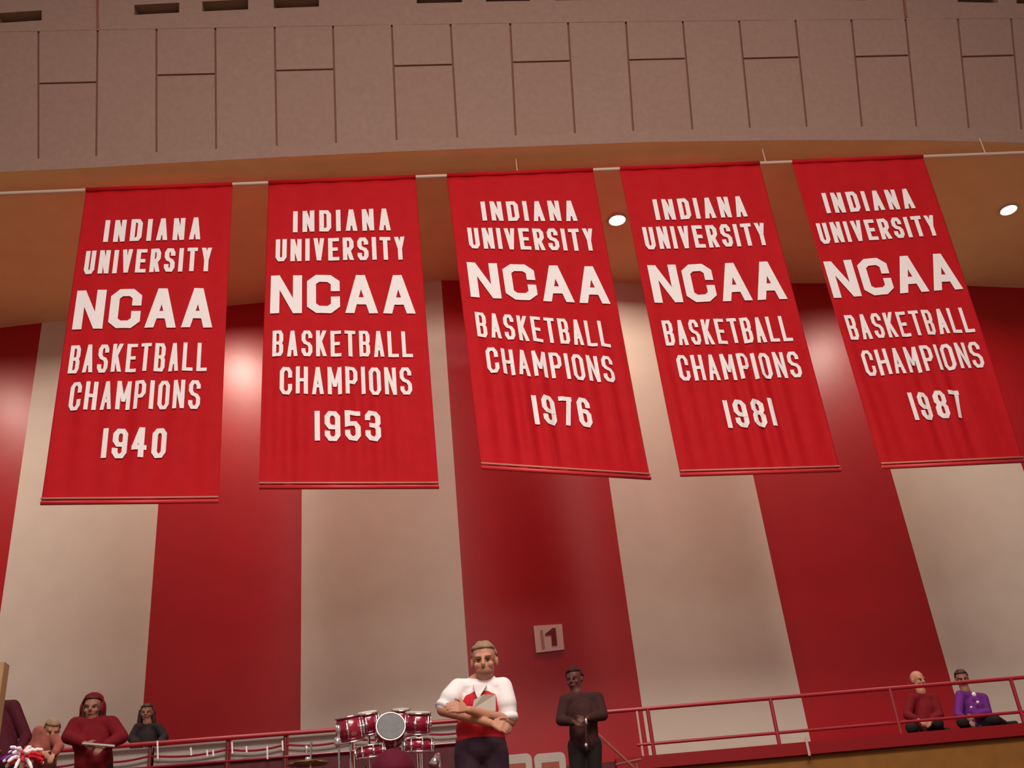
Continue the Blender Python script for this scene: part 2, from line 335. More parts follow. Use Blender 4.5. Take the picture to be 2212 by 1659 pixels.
def banner(year, tl, tr, bl, br, rows, ph, label):
    L = 4.66; TL, TR = aty(*tl, YP), aty(*tr, YP); TL.z = TR.z = ZT-.03
    BL, BR = atz(*bl, ZT-L), atz(*br, ZT-L)
    Wd = (TR-TL).length
    wx = [(random.uniform(20, 70), random.uniform(0, 6.3), random.uniform(.25, 1)) for _ in range(6)]
    def surf(u, v, off=0):
        top = TL.lerp(TR, u); bot = BL.lerp(BR, u); p = top.lerp(bot, v)
        e = min(1, max(0, (v-.40)/.4)); e = e*e*(3-2*e)
        s = sum(a*math.sin(f*u+q+ph+1.2*math.sin(v*3+q)) for f, q, a in wx)/3.2
        b = .035*math.sin(math.pi*v)*math.sin(2.2*u+ph)
        edge = .35*math.exp(-((u-.5)**2)/.12)+.65
        hold = 1 if v < .9 else 1-.55*(v-.9)/.1
        return p+Vector((0, -(.034*e*s*edge*hold+b+off)+.004*math.sin(31*u+ph)*(1-e), 0))
    c = (TL+TR)/2; t = thing('banner', label, 'banner', (c.x, YP, ZT), 'championship banners hanging under the soffit')
    bm = bmesh.new(); NU, NV = 110, 70
    G = [[bm.verts.new(surf(i/NU, j/NV)) for i in range(NU+1)] for j in range(NV+1)]
    for j in range(NV):
        for i in range(NU): bm.faces.new((G[j][i], G[j][i+1], G[j+1][i+1], G[j+1][i]))
    ex_ = bmesh.ops.extrude_face_region(bm, geom=bm.faces[:])
    for v in [v for v in ex_['geom'] if isinstance(v, bmesh.types.BMVert)]: v.co.y += .006
    fin('cloth', bm, 'banner', t, True)
    bm = bmesh.new(); cone(bm, TL+Vector((0, 0, .03)), TR+Vector((0, 0, .03)), .034, n=16); fin('pole_sleeve', bm, 'banner', t, True)
    bm = bmesh.new(); cone(bm, BL+Vector((0, -.005, 0)), BR+Vector((0, -.005, 0)), .026, n=12); fin('bottom_hem', bm, 'hem', t, True)
    bm = bmesh.new(); cone(bm, BL+Vector((0, -.022, .045)), BR+Vector((0, -.022, .045)), .012, n=8); fin('hem_seam', bm, 'seam', t, True)
    HT = {'IND': ('INDIANA', .060, .064), 'UNI': ('UNIVERSITY', .056, .048), 'NCAA': ('NCAA', .112, .062), 'BAS': ('BASKETBALL', .047, .045), 'CHA': ('CHAMPIONS', .047, .045), 'YR': (year, .060, .055)}
    for key, (u0, u1, v0, v1, sl) in rows.items():
        txt, th, gp = HT[key]; bm = bmesh.new()
        for q in text_quads(txt, u0*Wd, u1*Wd, v0*L, v1*L, th, gp, {'N': .95} if key == 'NCAA' else {}):
            ln = max((q[1]-q[0]).length, (q[2]-q[3]).length); k = max(1, int(ln/.05)); gr = []
            for a in range(k+1):
                for b in (0, .5, 1):
                    f = a/k; p = q[0].lerp(q[1], f).lerp(q[3].lerp(q[2], f), b); u = p.x/Wd
                    gr.append(bm.verts.new(surf(u, p.y/L+sl*(u-.5), .018)))
            for a in range(k):
                for b in (0, 1): bm.faces.new((gr[a*3+b], gr[a*3+3+b], gr[a*3+4+b], gr[a*3+1+b]))
        ex_ = bmesh.ops.extrude_face_region(bm, geom=bm.faces[:])
        for v in [v for v in ex_['geom'] if isinstance(v, bmesh.types.BMVert)]: v.co.y += .005
        o = fin('lettering', bm, 'white', t)
        o['label'] = 'white block letters reading '+txt
def R_(*a): return dict(zip(('IND', 'UNI', 'NCAA', 'BAS', 'CHA', 'YR'), a))
banner('1940', (185, 420), (502, 404), (88, 1087), (472, 1083), R_((.164,.806,.116,.196,.003),(.062,.888,.226,.308,.003),(.040,.917,.365,.494,.005),(.050,.895,.544,.631,.001),(.081,.864,.659,.743,.001),(.306,.679,.798,.881,0)), 0, 'crimson banner reading 1940, leftmost of the five')
banner('1953', (580, 398), (898, 385), (560, 1053), (948, 1052), R_((.170,.810,.112,.192,-.002),(.062,.897,.217,.298,-.004),(.037,.936,.350,.480,0),(.056,.901,.538,.620,.001),(.104,.883,.653,.736,0),(.304,.684,.786,.872,0)), 1.3, 'crimson banner reading 1953, second from the left')
banner('1976', (965, 378), (1280, 364), (1040, 1010), (1405, 1033), R_((.201,.835,.106,.180,.003),(.091,.922,.208,.286,.003),(.060,.955,.340,.465,.005),(.071,.906,.521,.604,.014),(.107,.895,.636,.717,.012),(.347,.700,.775,.863,.003)), 2.9, 'crimson banner reading 1976, middle one of five, its bottom edge twisted down to the right')
banner('1981', (1338, 362), (1640, 352), (1470, 1026), (1815, 1016), R_((.182,.820,.114,.188,0),(.073,.918,.212,.290,.001),(.057,.948,.346,.473,.003),(.076,.913,.530,.611,-.001),(.121,.915,.644,.724,.001),(.358,.672,.786,.869,0)), 4.1, 'crimson banner reading 1981, just right of a lit soffit downlight')
banner('1987', (1710, 350), (1995, 345), (1905, 1010), (2210, 996), R_((.148,.812,.114,.186,-.003),(.044,.922,.216,.288,-.009),(.018,.962,.350,.473,-.006),(.050,.950,.532,.612,-.004),(.089,.942,.645,.725,-.010),(.327,.698,.786,.869,-.003)), 5.2, 'crimson banner reading 1987, rightmost of the five')

# ------------------------------------------------------------------ section sign on the middle crimson stripe
wa, wb = Vector((WT[6][0], WT[6][1], 0)), Vector((WT[7][0], WT[7][1], 0)); wn = Vector((0, 0, 1)).cross(wb-wa).normalized()
if wn.y > 0: wn = -wn
def onw(px, py, off=0): return atplane(px, py, wa+wn*off, wn)
sc_ = onw(1185, 1378); sg = thing('section_sign', 'square pale sign with a dark 1 on the middle crimson stripe', 'sign', sc_)
def flat(bm, pts, off, th):
    a = [onw(*p, off) for p in pts]; b = [q-wn*th for q in a]
    va = [bm.verts.new(p) for p in a]; vb = [bm.verts.new(p) for p in b]; n = len(a)
    bm.faces.new(va); bm.faces.new(vb[::-1])
    for i in range(n): bm.faces.new((va[i], vb[i], vb[(i+1) % n], va[(i+1) % n]))
bm = bmesh.new(); flat(bm, [(1153, 1352), (1214, 1348), (1219, 1403), (1159, 1410)], .03, .03); fin('plate', bm, 'sign', sg)
bm = bmesh.new(); flat(bm, [(1194, 1356.5), (1200, 1356), (1204, 1394), (1192.5, 1395), (1191, 1372), (1178, 1373), (1178, 1369)], .036, .006); fin('numeral', bm, 'signink', sg)
bm = bmesh.new(); flat(bm, [(1167, 1361), (1172, 1361), (1177, 1400), (1171, 1401)], .036, .006); fin('faint_mark', bm, 'signfaint', sg)

# ------------------------------------------------------------------ platforms
def B_(name, x0, x1, y0, y1, z0, z1, mt):
    bm = bmesh.new(); box(bm, x0, x1, y0, y1, z0, z1); return struct(fin(name, bm, mt))
ZP = 2.02+EYE
B_('floor', -16, 18, -12, 17, -.1, 0, 'floor')
B_('floor_platform', -13.5, 14.4, 13.06, 16.6, 2.4, ZP, 'maroon')
B_('floor_riser', -13.5, 14.4, 8.4, 12.98, 0, 2.45, 'maroon')
B_('floor_lower_riser', -13.5, 14.4, 4.3, 8.38, 0, 1.40, 'maroon')
bm = bmesh.new(); box(bm, 2.0, 14.4, 13.0, 13.055, 2.46, ZP-.135); fasc = struct(fin('trim_1', bm, 'ochre'))
bm = bmesh.new(); box(bm, 2.0, 14.4, 12.92, 13.056, ZP-.13, ZP+.012); struct(fin('trim_2', bm, 'beam'))
# ------------------------------------------------------------------ right guard rail
RY = 13.1
rr = thing('guard_rail', 'crimson two-bar guard rail along the right platform edge', 'railing', (5, RY, ZP))
x0, x1 = aty(1290, 1543, RY).x, 13.5; ZR = 2.60+EYE
rod('top_rail', (x0, RY, ZR), (x1, RY, ZR), .024, 'rail', rr)
xm = aty(1375, 1605, RY).x
rod('middle_rail', (xm, RY, ZP+.17), (x1, RY, ZP+.17), .019, 'rail', rr)
for px in (1403, 1674, 1940, 2212, 2480):
    q = aty(px, 1560, RY); rod('post', (q.x, RY, ZP), (q.x, RY, ZR), .024, 'rail', rr)
q = aty(1400, 1630, RY-.06); q2 = aty(1391, 1535, RY-.06)
rod('edge_highlight', (q.x-.05, RY+.0, ZP), (q.x-.05, RY+.0, ZR-.02), .014, 'sign', rr)['label'] = 'pale thin upright standing in for the wall-edge highlight, beside the first post'  # highlight along the wall edge, put into the shape as a pale tube
q = aty(1742, 1600, 12.9); tag(rod('upright_tube', (q.x, 12.9, ZP-.15), (q.x, 12.9, ZP+.06), .016, 'sign'), 'short pale upright tube across the red beam', 'tube')
# stair handrail dropping towards the court
sh = thing('stair_handrail', 'thin pinkish handrail slanting down beside the dark-coated man', 'handrail', aty(1365, 1655, 12.4))
rod('sloping_bar', aty(1285, 1580, 12.4), aty(1375, 1664, 12.4), .016, 'fadedred', sh)
rod('level_bar', aty(1330, 1652, 12.4), aty(1385, 1640, 12.4), .013, 'fadedred', sh)
rod('stair_post', aty(1375, 1650, 12.4), aty(1378, 1659, 12.4)-Vector((0, 0, .5)), .016, 'fadedred', sh)
# ------------------------------------------------------------------ left parapet
lr = thing('parapet_railing', 'crimson railing with pale boards along the left platform edge', 'railing', (-3, 13, ZP))
ZL = 2.69+EYE; xl = aty(205, 1607, RY).x; xr = aty(1075, 1560, RY).x
rod('top_rail', (xl-3.5, RY-.05, ZL), (xr, RY-.05, ZL-.06), .026, 'rail', lr)
px_ = [60, 195, 327, 493, 617, 760, 905, 1040]
Xs = [aty(p, 1600, RY).x for p in px_]
for x in Xs: rod('post', (x, RY-.02, ZP), (x, RY-.02, ZL-.03), .022, 'raild', lr)
for a, b in zip(Xs, Xs[1:]):
    bm = bmesh.new(); box(bm, a+.03, b-.03, RY+.04, RY+.07, ZL-.36, ZL-.05); fin('pale_board', bm, 'palepanel', lr)
    bm = bmesh.new(); box(bm, a+.03, b-.03, RY-.01, RY+.02, ZP-.3, ZL-.30); fin('dark_board', bm, 'maroon', lr)
    bm = bmesh.new(); mx_ = (a+b)/2; n = 8
    pts = [Vector((a+(b-a)*i/n, RY-.03, ZL-.165-.035*math.sin(math.pi*i/n))) for i in range(n+1)]
    for p_, q_ in zip(pts, pts[1:]): cone(bm, p_, q_, .013, n=8)
    fin('middle_rail', bm, 'drum', lr)
rod('low_rail', (Xs[0], RY-.04, ZL-.285), (Xs[-1], RY-.04, ZL-.31), .014, 'drum', lr)
for px, y0, y1 in [(340, 1600, 1640), (412, 1615, 1632), (447, 1620, 1634), (460, 1620, 1634), (501, 1603, 1628), (532, 1612, 1626), (577, 1612, 1640), (610, 1600, 1622)]:
    rod('baluster', aty(px, y0, 12.98), aty(px+1, y1, 12.98), .010, 'white', lr, 8)
# ------------------------------------------------------------------ grey seats right of the band leader
def seat(px, py, w, label):
    c = aty(px, py, 12.3); t = thing('folding_seat', label, 'seat', (c.x, 12.3, 2.45), 'pale seats behind the band leader')
    h = w/2; zt = c.z
    bm = bmesh.new(); r = .06; pts = []
    for cx, s, a0 in ((c.x+h-r, 1, 0), (c.x-h+r, -1, 90)):
        for k in range(5):
            a = math.radians(a0+90*k/4); pts.append((cx+r*math.cos(a), zt-r+r*math.sin(a)))
    pts += [(c.x-h+.01, zt-.34), (c.x+h-.01, zt-.34)]
    va = [bm.verts.new((x, 12.28, z)) for x, z in pts]; vb = [bm.verts.new((x, 12.32, z)) for x, z in pts]
    bm.faces.new(va); bm.faces.new(vb[::-1])
    for i in range(len(pts)): bm.faces.new((va[i], vb[i], vb[(i+1) % len(pts)], va[(i+1) % len(pts)]))
    fin('backrest', bm, 'palepanel', t)
    bm = bmesh.new(); box(bm, c.x-h*.55, c.x+h*.55, 12.265, 12.28, zt-.30, zt-.10); fin('seat_pad', bm, 'fadedred', t)
    bm = bmesh.new(); box(bm, c.x-h, c.x+h, 11.88, 12.28, zt-.44, zt-.40); fin('seat_pan', bm, 'palepanel', t)
    for sx in (-1, 1):
        for yy in (11.92, 12.26): rod('leg', (c.x+sx*(h-.03), yy, 2.45), (c.x+sx*(h-.03), yy, zt-.4), .012, 'chrome', t, 8)
seat(1115, 1630, .335, 'pale rounded seat back immediately right of the band leader')
seat(1186, 1627, .35, 'pale rounded seat back beside the dark-coated man')

# ------------------------------------------------------------------ drums
def drum(t, px, py, Y, r, h, tilt, yaw, headm='head', body='drum', lugs=6, face=False):
    c = aty(px, py, Y)
    ax = Vector((math.sin(yaw)*math.sin(tilt), -math.cos(yaw)*math.sin(tilt), math.cos(tilt)))   # pointing out of the batter head
    bm = bmesh.new(); cone(bm, c-ax*h/2, c+ax*h/2, r, n=28); o = fin('drum', bm, body, t, True)
    bm = bmesh.new(); cone(bm, c+ax*h/2, c+ax*(h/2+.008), r*.97, n=28); fin('drum_head', bm, headm, o)
    for s in (-1, 1):
        bm = bmesh.new(); torus(bm, c+ax*s*h/2, ax, r+.004, .008); fin('rim', bm, 'chrome', o, True)
    x, y = frame(ax)
    for k in range(lugs):
        a = 2*math.pi*(k+.35)/lugs; d = x*math.cos(a)+y*math.sin(a); p = c+d*(r+.010)
        bm = bmesh.new(); caps(bm, p-ax*h*.36, p+ax*h*.36, .006); caps(bm, p-ax*h*.12, p+ax*h*.12, .013); fin('lug', bm, 'chrome', o, True)
    return c
dk = thing('drum_kit', 'crimson drums with chrome rims and lugs clustered beside the band leader', 'drums', (aty(840, 1600, 9.3).x, 9.3, 2.45))
cs = [drum(dk, 757, 1575, 9.2, .105, .20, .25, -.5), drum(dk, 796, 1562, 9.5, .085, .17, .35, -.2), drum(dk, 903, 1562, 9.5, .105, .17, .30, .3),
      drum(dk, 866, 1552, 9.8, .075, .15, .35, .1)]
drum(dk, 843, 1580, 9.25, .115, .20, 1.35, .1, headm='greydrum', lugs=8)
drum(dk, 905, 1610, 9.0, .11, .10, .15, .4, lugs=8)
drum(dk, 800, 1624, 9.0, .11, .09, .15, -.4, lugs=8)
for c in cs: rod('stand_leg', c-Vector((0, 0, .08)), (c.x*.98, c.y+.1, 2.45), .011, 'chrome', dk, 8)
for px in (790, 905):
    c = aty(px, 1615, 9.0)
    for a in (0, 2.1, 4.2): rod('tripod_leg', (c.x, 9.0, c.z-.15), (c.x+.3*math.cos(a), 9.0+.3*math.sin(a), 2.45), .010, 'chrome', dk, 8)
cc = aty(664, 1625, 9.0)
ct = thing('cymbal_stand', 'chrome cymbal stand left of the crimson drums', 'stand', (cc.x, 9.0, 2.45))
rod('pole', (cc.x, 9.0, 2.45), (cc.x+.03, 9.0, aty(668, 1604, 9).z), .009, 'chrome', ct, 8)
bm = bmesh.new(); ell(bm, aty(662, 1618, 9), (.018, .018, .03)); ell(bm, aty(664, 1640, 9), (.02, .02, .02)); fin('wing_nut', bm, 'silver', ct, True)
bm = bmesh.new(); cone(bm, aty(664, 1650, 9), aty(664, 1648, 9), .17, .02, n=24); fin('cymbal', bm, 'oldpost', ct, True)
c = aty(732, 1602, 8.9); ht = thing('clamp_stand', 'short chrome stand at the left foot of the crimson drums', 'stand', (c.x, 8.9, 2.45))
rod('pole', (c.x, 8.9, 2.45), (c.x, 8.9, aty(731, 1570, 8.9).z), .009, 'chrome', ht, 8)
bm = bmesh.new(); ell(bm, aty(729, 1603, 8.88), (.03, .03, .042)); fin('clamp', bm, 'silver', ht, True)
bm = bmesh.new(); ell(bm, aty(731, 1575, 8.88), (.018, .018, .035)); fin('clutch', bm, 'silver', ht, True)
c = aty(942, 1640, 7.2); ht = thing('horn', 'small bright chrome horn left of the band leader, at the bottom edge', 'horn', (c.x, 7.2, c.z-.1))
bm = bmesh.new(); cone(bm, aty(946, 1632, 7.2), aty(936, 1654, 7.15), .018, .034, n=20); fin('bell', bm, 'silver', ht, True)
bm = bmesh.new(); caps(bm, aty(947, 1630, 7.2), aty(952, 1690, 7.2), .012); fin('tube', bm, 'silver', ht, True)

# ------------------------------------------------------------------ people
def rotz(a): return Matrix.Rotation(a, 3, 'Z')
def head(bm, c, s=1.0, yaw=0, tilt=0):
    """skull, jaw, nose, brow and ears; faces -Y, s = 1 for a 24 cm head"""
    Rm = rotz(yaw) @ Matrix.Rotation(tilt, 3, 'X')
    def P(x, y, z): return c + Rm @ Vector((x, y, z))*s
    ell(bm, P(0, .01, .035), (.078*s, .095*s, .088*s), Rm); ell(bm, P(0, -.015, -.045), (.062*s, .070*s, .072*s), Rm)
    ell(bm, P(0, -.035, -.088), (.034*s, .038*s, .026*s), Rm)
    caps(bm, P(0, -.088, .012), P(0, -.108, -.028), .010*s, .016*s, 10)
    caps(bm, P(-.045, -.078, .024), P(.045, -.078, .024), .011*s, .011*s, 10)
    for e in (-1, 1): ell(bm, P(e*.08, .01, -.005), (.012*s, .022*s, .034*s), Rm); ell(bm, P(e*.042, -.066, -.03), (.022*s, .02*s, .022*s), Rm)
def face(t, c, s=1.0, yaw=0, tilt=0):
    Rm = rotz(yaw) @ Matrix.Rotation(tilt, 3, 'X')
    def P(x, y, z): return c + Rm @ Vector((x, y, z))*s
    for e in (-1, 1):
        bm = bmesh.new(); ell(bm, P(e*.030, -.083, .004), (.013*s, .008*s, .008*s), Rm, 10); fin('eye', bm, 'eye', t, True)
    bm = bmesh.new(); ell(bm, P(0, -.081, -.060), (.026*s, .010*s, .008*s), Rm, 10); fin('mouth', bm, 'lip', t, True)
def hair(t, c, s, mt, yaw=0, tilt=0, long=0, cut=.02):
    Rm = rotz(yaw) @ Matrix.Rotation(tilt, 3, 'X'); bm = bmesh.new()
    bmesh.ops.create_uvsphere(bm, u_segments=28, v_segments=20, radius=1)
    dl = [v for v in bm.verts if (v.co.y < -.30 and v.co.z < .42) or v.co.z < -.55 or (v.co.y < .15 and v.co.z < -.05)]
    bmesh.ops.delete(bm, geom=dl, context='VERTS')
    for v in bm.verts:
        k = 1+.03*math.sin(9*v.co.x+5*v.co.z); v.co = c+Rm @ Vector((v.co.x*.090*k, v.co.y*.108*k+.01, v.co.z*.100*k+.034))*s
    ex_ = bmesh.ops.extrude_face_region(bm, geom=bm.faces[:])
    for v in [v for v in ex_['geom'] if isinstance(v, bmesh.types.BMVert)]: v.co = c+(v.co-c)*.9
    o = fin('hair', bm, mt, t, True)
    if long:
        bm = bmesh.new()
        for e in (-1, 1): caps(bm, c+Rm @ Vector((e*.085, .02, .03))*s, c+Rm @ Vector((e*.095, .03, -long))*s, .03*s, .035*s)
        caps(bm, c+Rm @ Vector((0, .085, .03))*s, c+Rm @ Vector((0, .09, -long))*s, .07*s, .07*s)
        fuse('long_hair', bm, mt, t, .012)
    return o
def hand(bm, wrist, d, n, s=1.0, curl=.6, side=1):
    """palm plus five fingers; d = pointing direction, n = back of the hand"""
    d = d.normalized(); n = (n-d*n.dot(d)).normalized(); x = d.cross(n)*side
    for k in range(4): caps(bm, wrist, wrist+d*.085*s+x*(.03-.02*k)*s, .016*s, .014*s, 10)
    for k, ln in enumerate((.072, .082, .076, .060)):
        a = wrist+d*.085*s+x*(.031-.0205*k)*s; b = a+(d*math.cos(curl*.5)-n*math.sin(curl*.5))*ln*.5*s; e = b+(d*math.cos(curl*1.6)-n*math.sin(curl*1.6))*ln*.5*s
        caps(bm, a, b, .0095*s, .0085*s, 8); caps(bm, b, e, .0085*s, .0075*s, 8)
    a = wrist+d*.03*s+x*.03*s; b = a+(d*.7+x*.8-n*.2).normalized()*.045*s; e = b+(d*.9+x*.2-n*.3).normalized()*.03*s
    caps(bm, a, b, .012*s, .010*s, 8); caps(bm, b, e, .010*s, .0085*s, 8)

# --- band leader: arms folded, vest over a white shirt
Y0 = 7.0
def P(px, py, dy=0): return aty(px, py, Y0+dy)
base = aty(1040, 1640, Y0); FZ = 1.78
t = thing('person', 'man in a white shirt and red vest standing with folded arms beside the drums', 'person', (base.x, Y0, FZ))
hc = P(1046, 1428, -.02); yw = -.12; wcen = base.x
shL, shR = P(990, 1487), P(1086, 1484); elL, elR = P(957, 1533, -.05), P(1100, 1558, -.04)
wrR = P(1012, 1534, -.24); wrL = P(1058, 1562, -.20); neck = P(1041, 1484, .02)
hips = P(1038, 1607, .02); hz = hips.z
bm = bmesh.new(); head(bm, hc, 1.02, yw, .12); caps(bm, hc+Vector((0, .02, -.07)), neck-Vector((0, 0, .03)), .058, .066)
caps(bm, shL+Vector((.02, 0, -.03)), elL, .042, .038); caps(bm, shR+Vector((-.02, 0, -.03)), elR, .042, .038)
caps(bm, elR, wrR, .042, .026); caps(bm, elL, wrL, .042, .026)
ell(bm, P(1040, 1520, .02), (.15, .09, .20)); ell(bm, hips, (.14, .10, .10))
for s in (-1, 1): caps(bm, (hips.x+s*.08, Y0+.02, hz-.08), (hips.x+s*.09, Y0+.02, FZ+.45), .07, .05); caps(bm, (hips.x+s*.09, Y0+.02, FZ+.45), (hips.x+s*.09, Y0+.03, FZ+.08), .045, .034); caps(bm, (hips.x+s*.09, Y0+.05, FZ+.035), (hips.x+s*.11, Y0-.14, FZ+.03), .034, .03)
hand(bm, wrR, (wrR-elR)+Vector((0, .04, 0)), Vector((0, -1, .3)), .95, .5, 1)
hand(bm, wrL, (wrL-elL)+Vector((0, .05, .02)), Vector((0, -1, .3)), .95, .7, -1)
fuse('body', bm, 'skin', t, .0065, 3)
face(t, hc, 1.02, yw, .12); hair(t, hc, 1.0, 'hairgrey', yw, .12)
# short beard
bm = bmesh.new(); ell(bm, hc+rotz(yw) @ Vector((0, -.042, -.082)), (.056, .052, .036)); fin('beard', bm, 'skind', t, True)
bm = bmesh.new()      # shirt
ell(bm, P(1040, 1512, .02), (.165, .105, .14)); ell(bm, P(1040, 1560, .02), (.152, .10, .16)); caps(bm, shL, shR, .062, .062)
for a, b in ((shL, elL), (shR, elR)):
    mid = a.lerp(b, .5); caps(bm, a, mid+Vector((0, -.01, 0)), .064, .070); caps(bm, mid, a.lerp(b, .86), .070, .058)
fuse('shirt', bm, 'shirt', t, .009, 3)
bm = bmesh.new()      # rolled cuffs
for a, b in ((shL, elL), (shR, elR)):
    p = a.lerp(b, .84); q = a.lerp(b, 1.0); cone(bm, p, q, .063, .060, n=20)
fin('rolled_cuff', bm, 'shirt', t, True)
bm = bmesh.new()      # collar wings
for s in (-1, 1):
    a = neck+Vector((s*.03, -.075, .01)); hexa(bm, [a, a+Vector((s*.055, .03, .045)), a+Vector((s*.075, .02, .0)), a+Vector((s*.015, -.01, -.06))], [a+Vector((0, .012, 0)), a+Vector((s*.055, .045, .045)), a+Vector((s*.075, .035, 0)), a+Vector((s*.015, .005, -.06))])
fin('collar', bm, 'shirt', t)
def vestpiece(nm, pts, mt, d=-.135, th=.02):
    bm = bmesh.new(); a = [P(x, y, d+.0008*abs(x-1040)) for x, y in pts]; b = [q+Vector((0, th, 0)) for q in a]
    va = [bm.verts.new(p) for p in a]; vb = [bm.verts.new(p) for p in b]; n = len(a); bm.faces.new(va); bm.faces.new(vb[::-1])
    for i in range(n): bm.faces.new((va[i], vb[i], vb[(i+1) % n], va[(i+1) % n]))
    return fin(nm, bm, mt, t)
bm = bmesh.new()      # vest: fitted shell round chest and waist
ell(bm, P(1040, 1525, .02), (.158, .118, .15)); ell(bm, P(1038, 1575, .02), (.160, .112, .13)); ell(bm, P(1038, 1597, .02), (.162, .112, .06))
fuse('vest', bm, 'vest', t, .009, 3)
vestpiece('shirt_front', [(1022, 1478), (1052, 1478), (1040, 1497), (1034, 1512), (1028, 1500)], 'shirt', -.125, .05)
vestpiece('chest_band', [(1024, 1512), (1044, 1500), (1071, 1500), (1071, 1536), (1020, 1532)], 'greyband', -.13, .05)
bm = bmesh.new()      # trousers
ell(bm, hips-Vector((0, 0, .02)), (.168, .12, .12))
for s in (-1, 1): caps(bm, (hips.x+s*.082, Y0+.02, hz-.06), (hips.x+s*.09, Y0+.02, FZ+.45), .092, .07); caps(bm, (hips.x+s*.09, Y0+.02, FZ+.45), (hips.x+s*.09, Y0+.03, FZ+.12), .07, .062)
fuse('trousers', bm, 'trouser', t, .010, 3)
bm = bmesh.new()
for s in (-1, 1): caps(bm, (hips.x+s*.09, Y0+.06, FZ+.045), (hips.x+s*.11, Y0-.15, FZ+.04), .046, .042)
fuse('shoe', bm, 'black', t, .010, 2)
B_('floor_podium', wcen-.6, wcen+.6, 6.5, 7.6, 1.401, FZ, 'maroon')

# --- generic figure from picture landmarks
def figure(label, Y, hd, s, yaw, tilt, neckp, shl, shr, ell_, elr, wl, wr, hip, legs, fz, cloth, leg, skin='skin', hairm='hairdark', longh=0, hood=None, bald=False, wide=1.0, th=1.0):
    Q = lambda a: aty(a[0], a[1], Y+(a[2] if len(a) > 2 else 0))
    h = Q(hd); hp = Q(hip); t = thing('person', label, 'person', (hp.x, Y, fz))
    nk, sl, sr, el, er, w1, w2 = map(Q, (neckp, shl, shr, ell_, elr, wl, wr)); chest = (sl+sr)/2+Vector((0, .02, -.14*s)); W = (sr-sl).length/2
    bm = bmesh.new(); head(bm, h, s, yaw, tilt); caps(bm, h+Vector((0, .02, -.06))*s, nk, .055*s, .062*s)
    caps(bm, sl, sr, .045*s); ell(bm, chest, (W*.9, .09*s, .16*s)); caps(bm, chest, hp, .11*s, .12*s)
    for a, b, c_, sd in ((sl, el, w1, -1), (sr, er, w2, 1)):
        caps(bm, a, b, .044*s, .036*s); caps(bm, b, c_, .036*s, .025*s); hand(bm, c_, c_-b, Vector((0, -1, .4)), s*.92, .9, sd)
    for L in legs:
        K, F = Q(L[0]), Q(L[1]); a = hp+Vector((L[2]*s, 0, -.04)); caps(bm, a, K, .075*s, .055*s); caps(bm, K, F, .05*s, .036*s); d = Vector((L[2]*.5, -.16, -.02))*s; caps(bm, F, F+d, .035*s, .03*s)
    fuse('body', bm, skin, t, .010, 3); face(t, h, s, yaw, tilt)
    bm = bmesh.new(); caps(bm, sl, sr, .065*s*th); ell(bm, chest, (W*1.02*wide, .125*s*th, .19*s)); caps(bm, chest, hp, .14*s*th, .145*s*th)
    for a, b, c_ in ((sl, el, w1), (sr, er, w2)): caps(bm, a, b, .066*s*th, .056*s*th); caps(bm, b, b.lerp(c_, .85), .056*s*th, .042*s*th)
    fuse('jacket', bm, cloth, t, .012, 3)
    bm = bmesh.new(); ell(bm, hp-Vector((0, 0, .04)), (.155*s, .125*s, .12*s))
    for L in legs:
        K, F = Q(L[0]), Q(L[1]); a = hp+Vector((L[2]*s, 0, -.04)); caps(bm, a, K, .092*s, .072*s); caps(bm, K, K.lerp(F, .92), .07*s, .052*s)
    fuse('trousers', bm, leg, t, .012, 3)
    bm = bmesh.new()
    for L in legs: F = Q(L[1]); d = Vector((L[2]*.5, -.17, -.02))*s; caps(bm, F+Vector((0, .02, 0)), F+d, .044*s, .038*s)
    fuse('shoe', bm, 'black', t, .012, 2)
    if not bald: hair(t, h, s, hairm, yaw, tilt, longh)
    if hood:
        Rm = rotz(yaw); bm = bmesh.new(); bmesh.ops.create_uvsphere(bm, u_segments=28, v_segments=20, radius=1)
        bmesh.ops.delete(bm, geom=[v for v in bm.verts if v.co.y < -.35 and -.9 < v.co.z < .55 and abs(v.co.x) < .7], context='VERTS')
        for v in bm.verts: v.co = h+Rm @ Vector((v.co.x*.115, v.co.y*.13+.02, v.co.z*.135-.005+(.02 if v.co.z > .6 else 0)))*s
        ex_ = bmesh.ops.extrude_face_region(bm, geom=bm.faces[:])
        for v in [v for v in ex_['geom'] if isinstance(v, bmesh.types.BMVert)]: v.co = h+(v.co-h)*.93
        fin('hood', bm, hood, t, True)
    return t
# hooded fan, arms spread low
t = figure('person in a red hooded sweatshirt with long dark hair, elbows out, at lower left', 10.0, (200, 1530), .98, .1, .05, (200, 1556), (165, 1566), (240, 1564), (148, 1592, -.05), (262, 1592, -.05), (184, 1606, -.24), (226, 1612, -.24),
           (203, 1648), [((190, 1720), (188, 1810), -.08), ((222, 1720), (224, 1810), .08)], 2.45, 'hoodie', 'black', 'skind', 'hairdark', .20, 'hoodie', wide=1.15, th=1.15)
tag(rod('silver_flute', aty(178, 1606, 9.68), aty(248, 1612, 9.68), .013, 'silver'), 'short bright rod held by the red-hooded person', 'rod')
figure('person in a dark maroon jacket cut off by the left edge of the picture', 10.1, (-14, 1490), .95, .2, 0, (-8, 1518), (-36, 1530), (28, 1526), (-46, 1580), (56, 1592), (-20, 1620, -.15), (40, 1622, -.2),
       (10, 1640), [((-5, 1710), (-6, 1800), -.08), ((25, 1710), (26, 1800), .08)], 2.45, 'maroonc', 'black', 'skind', 'hairdark')
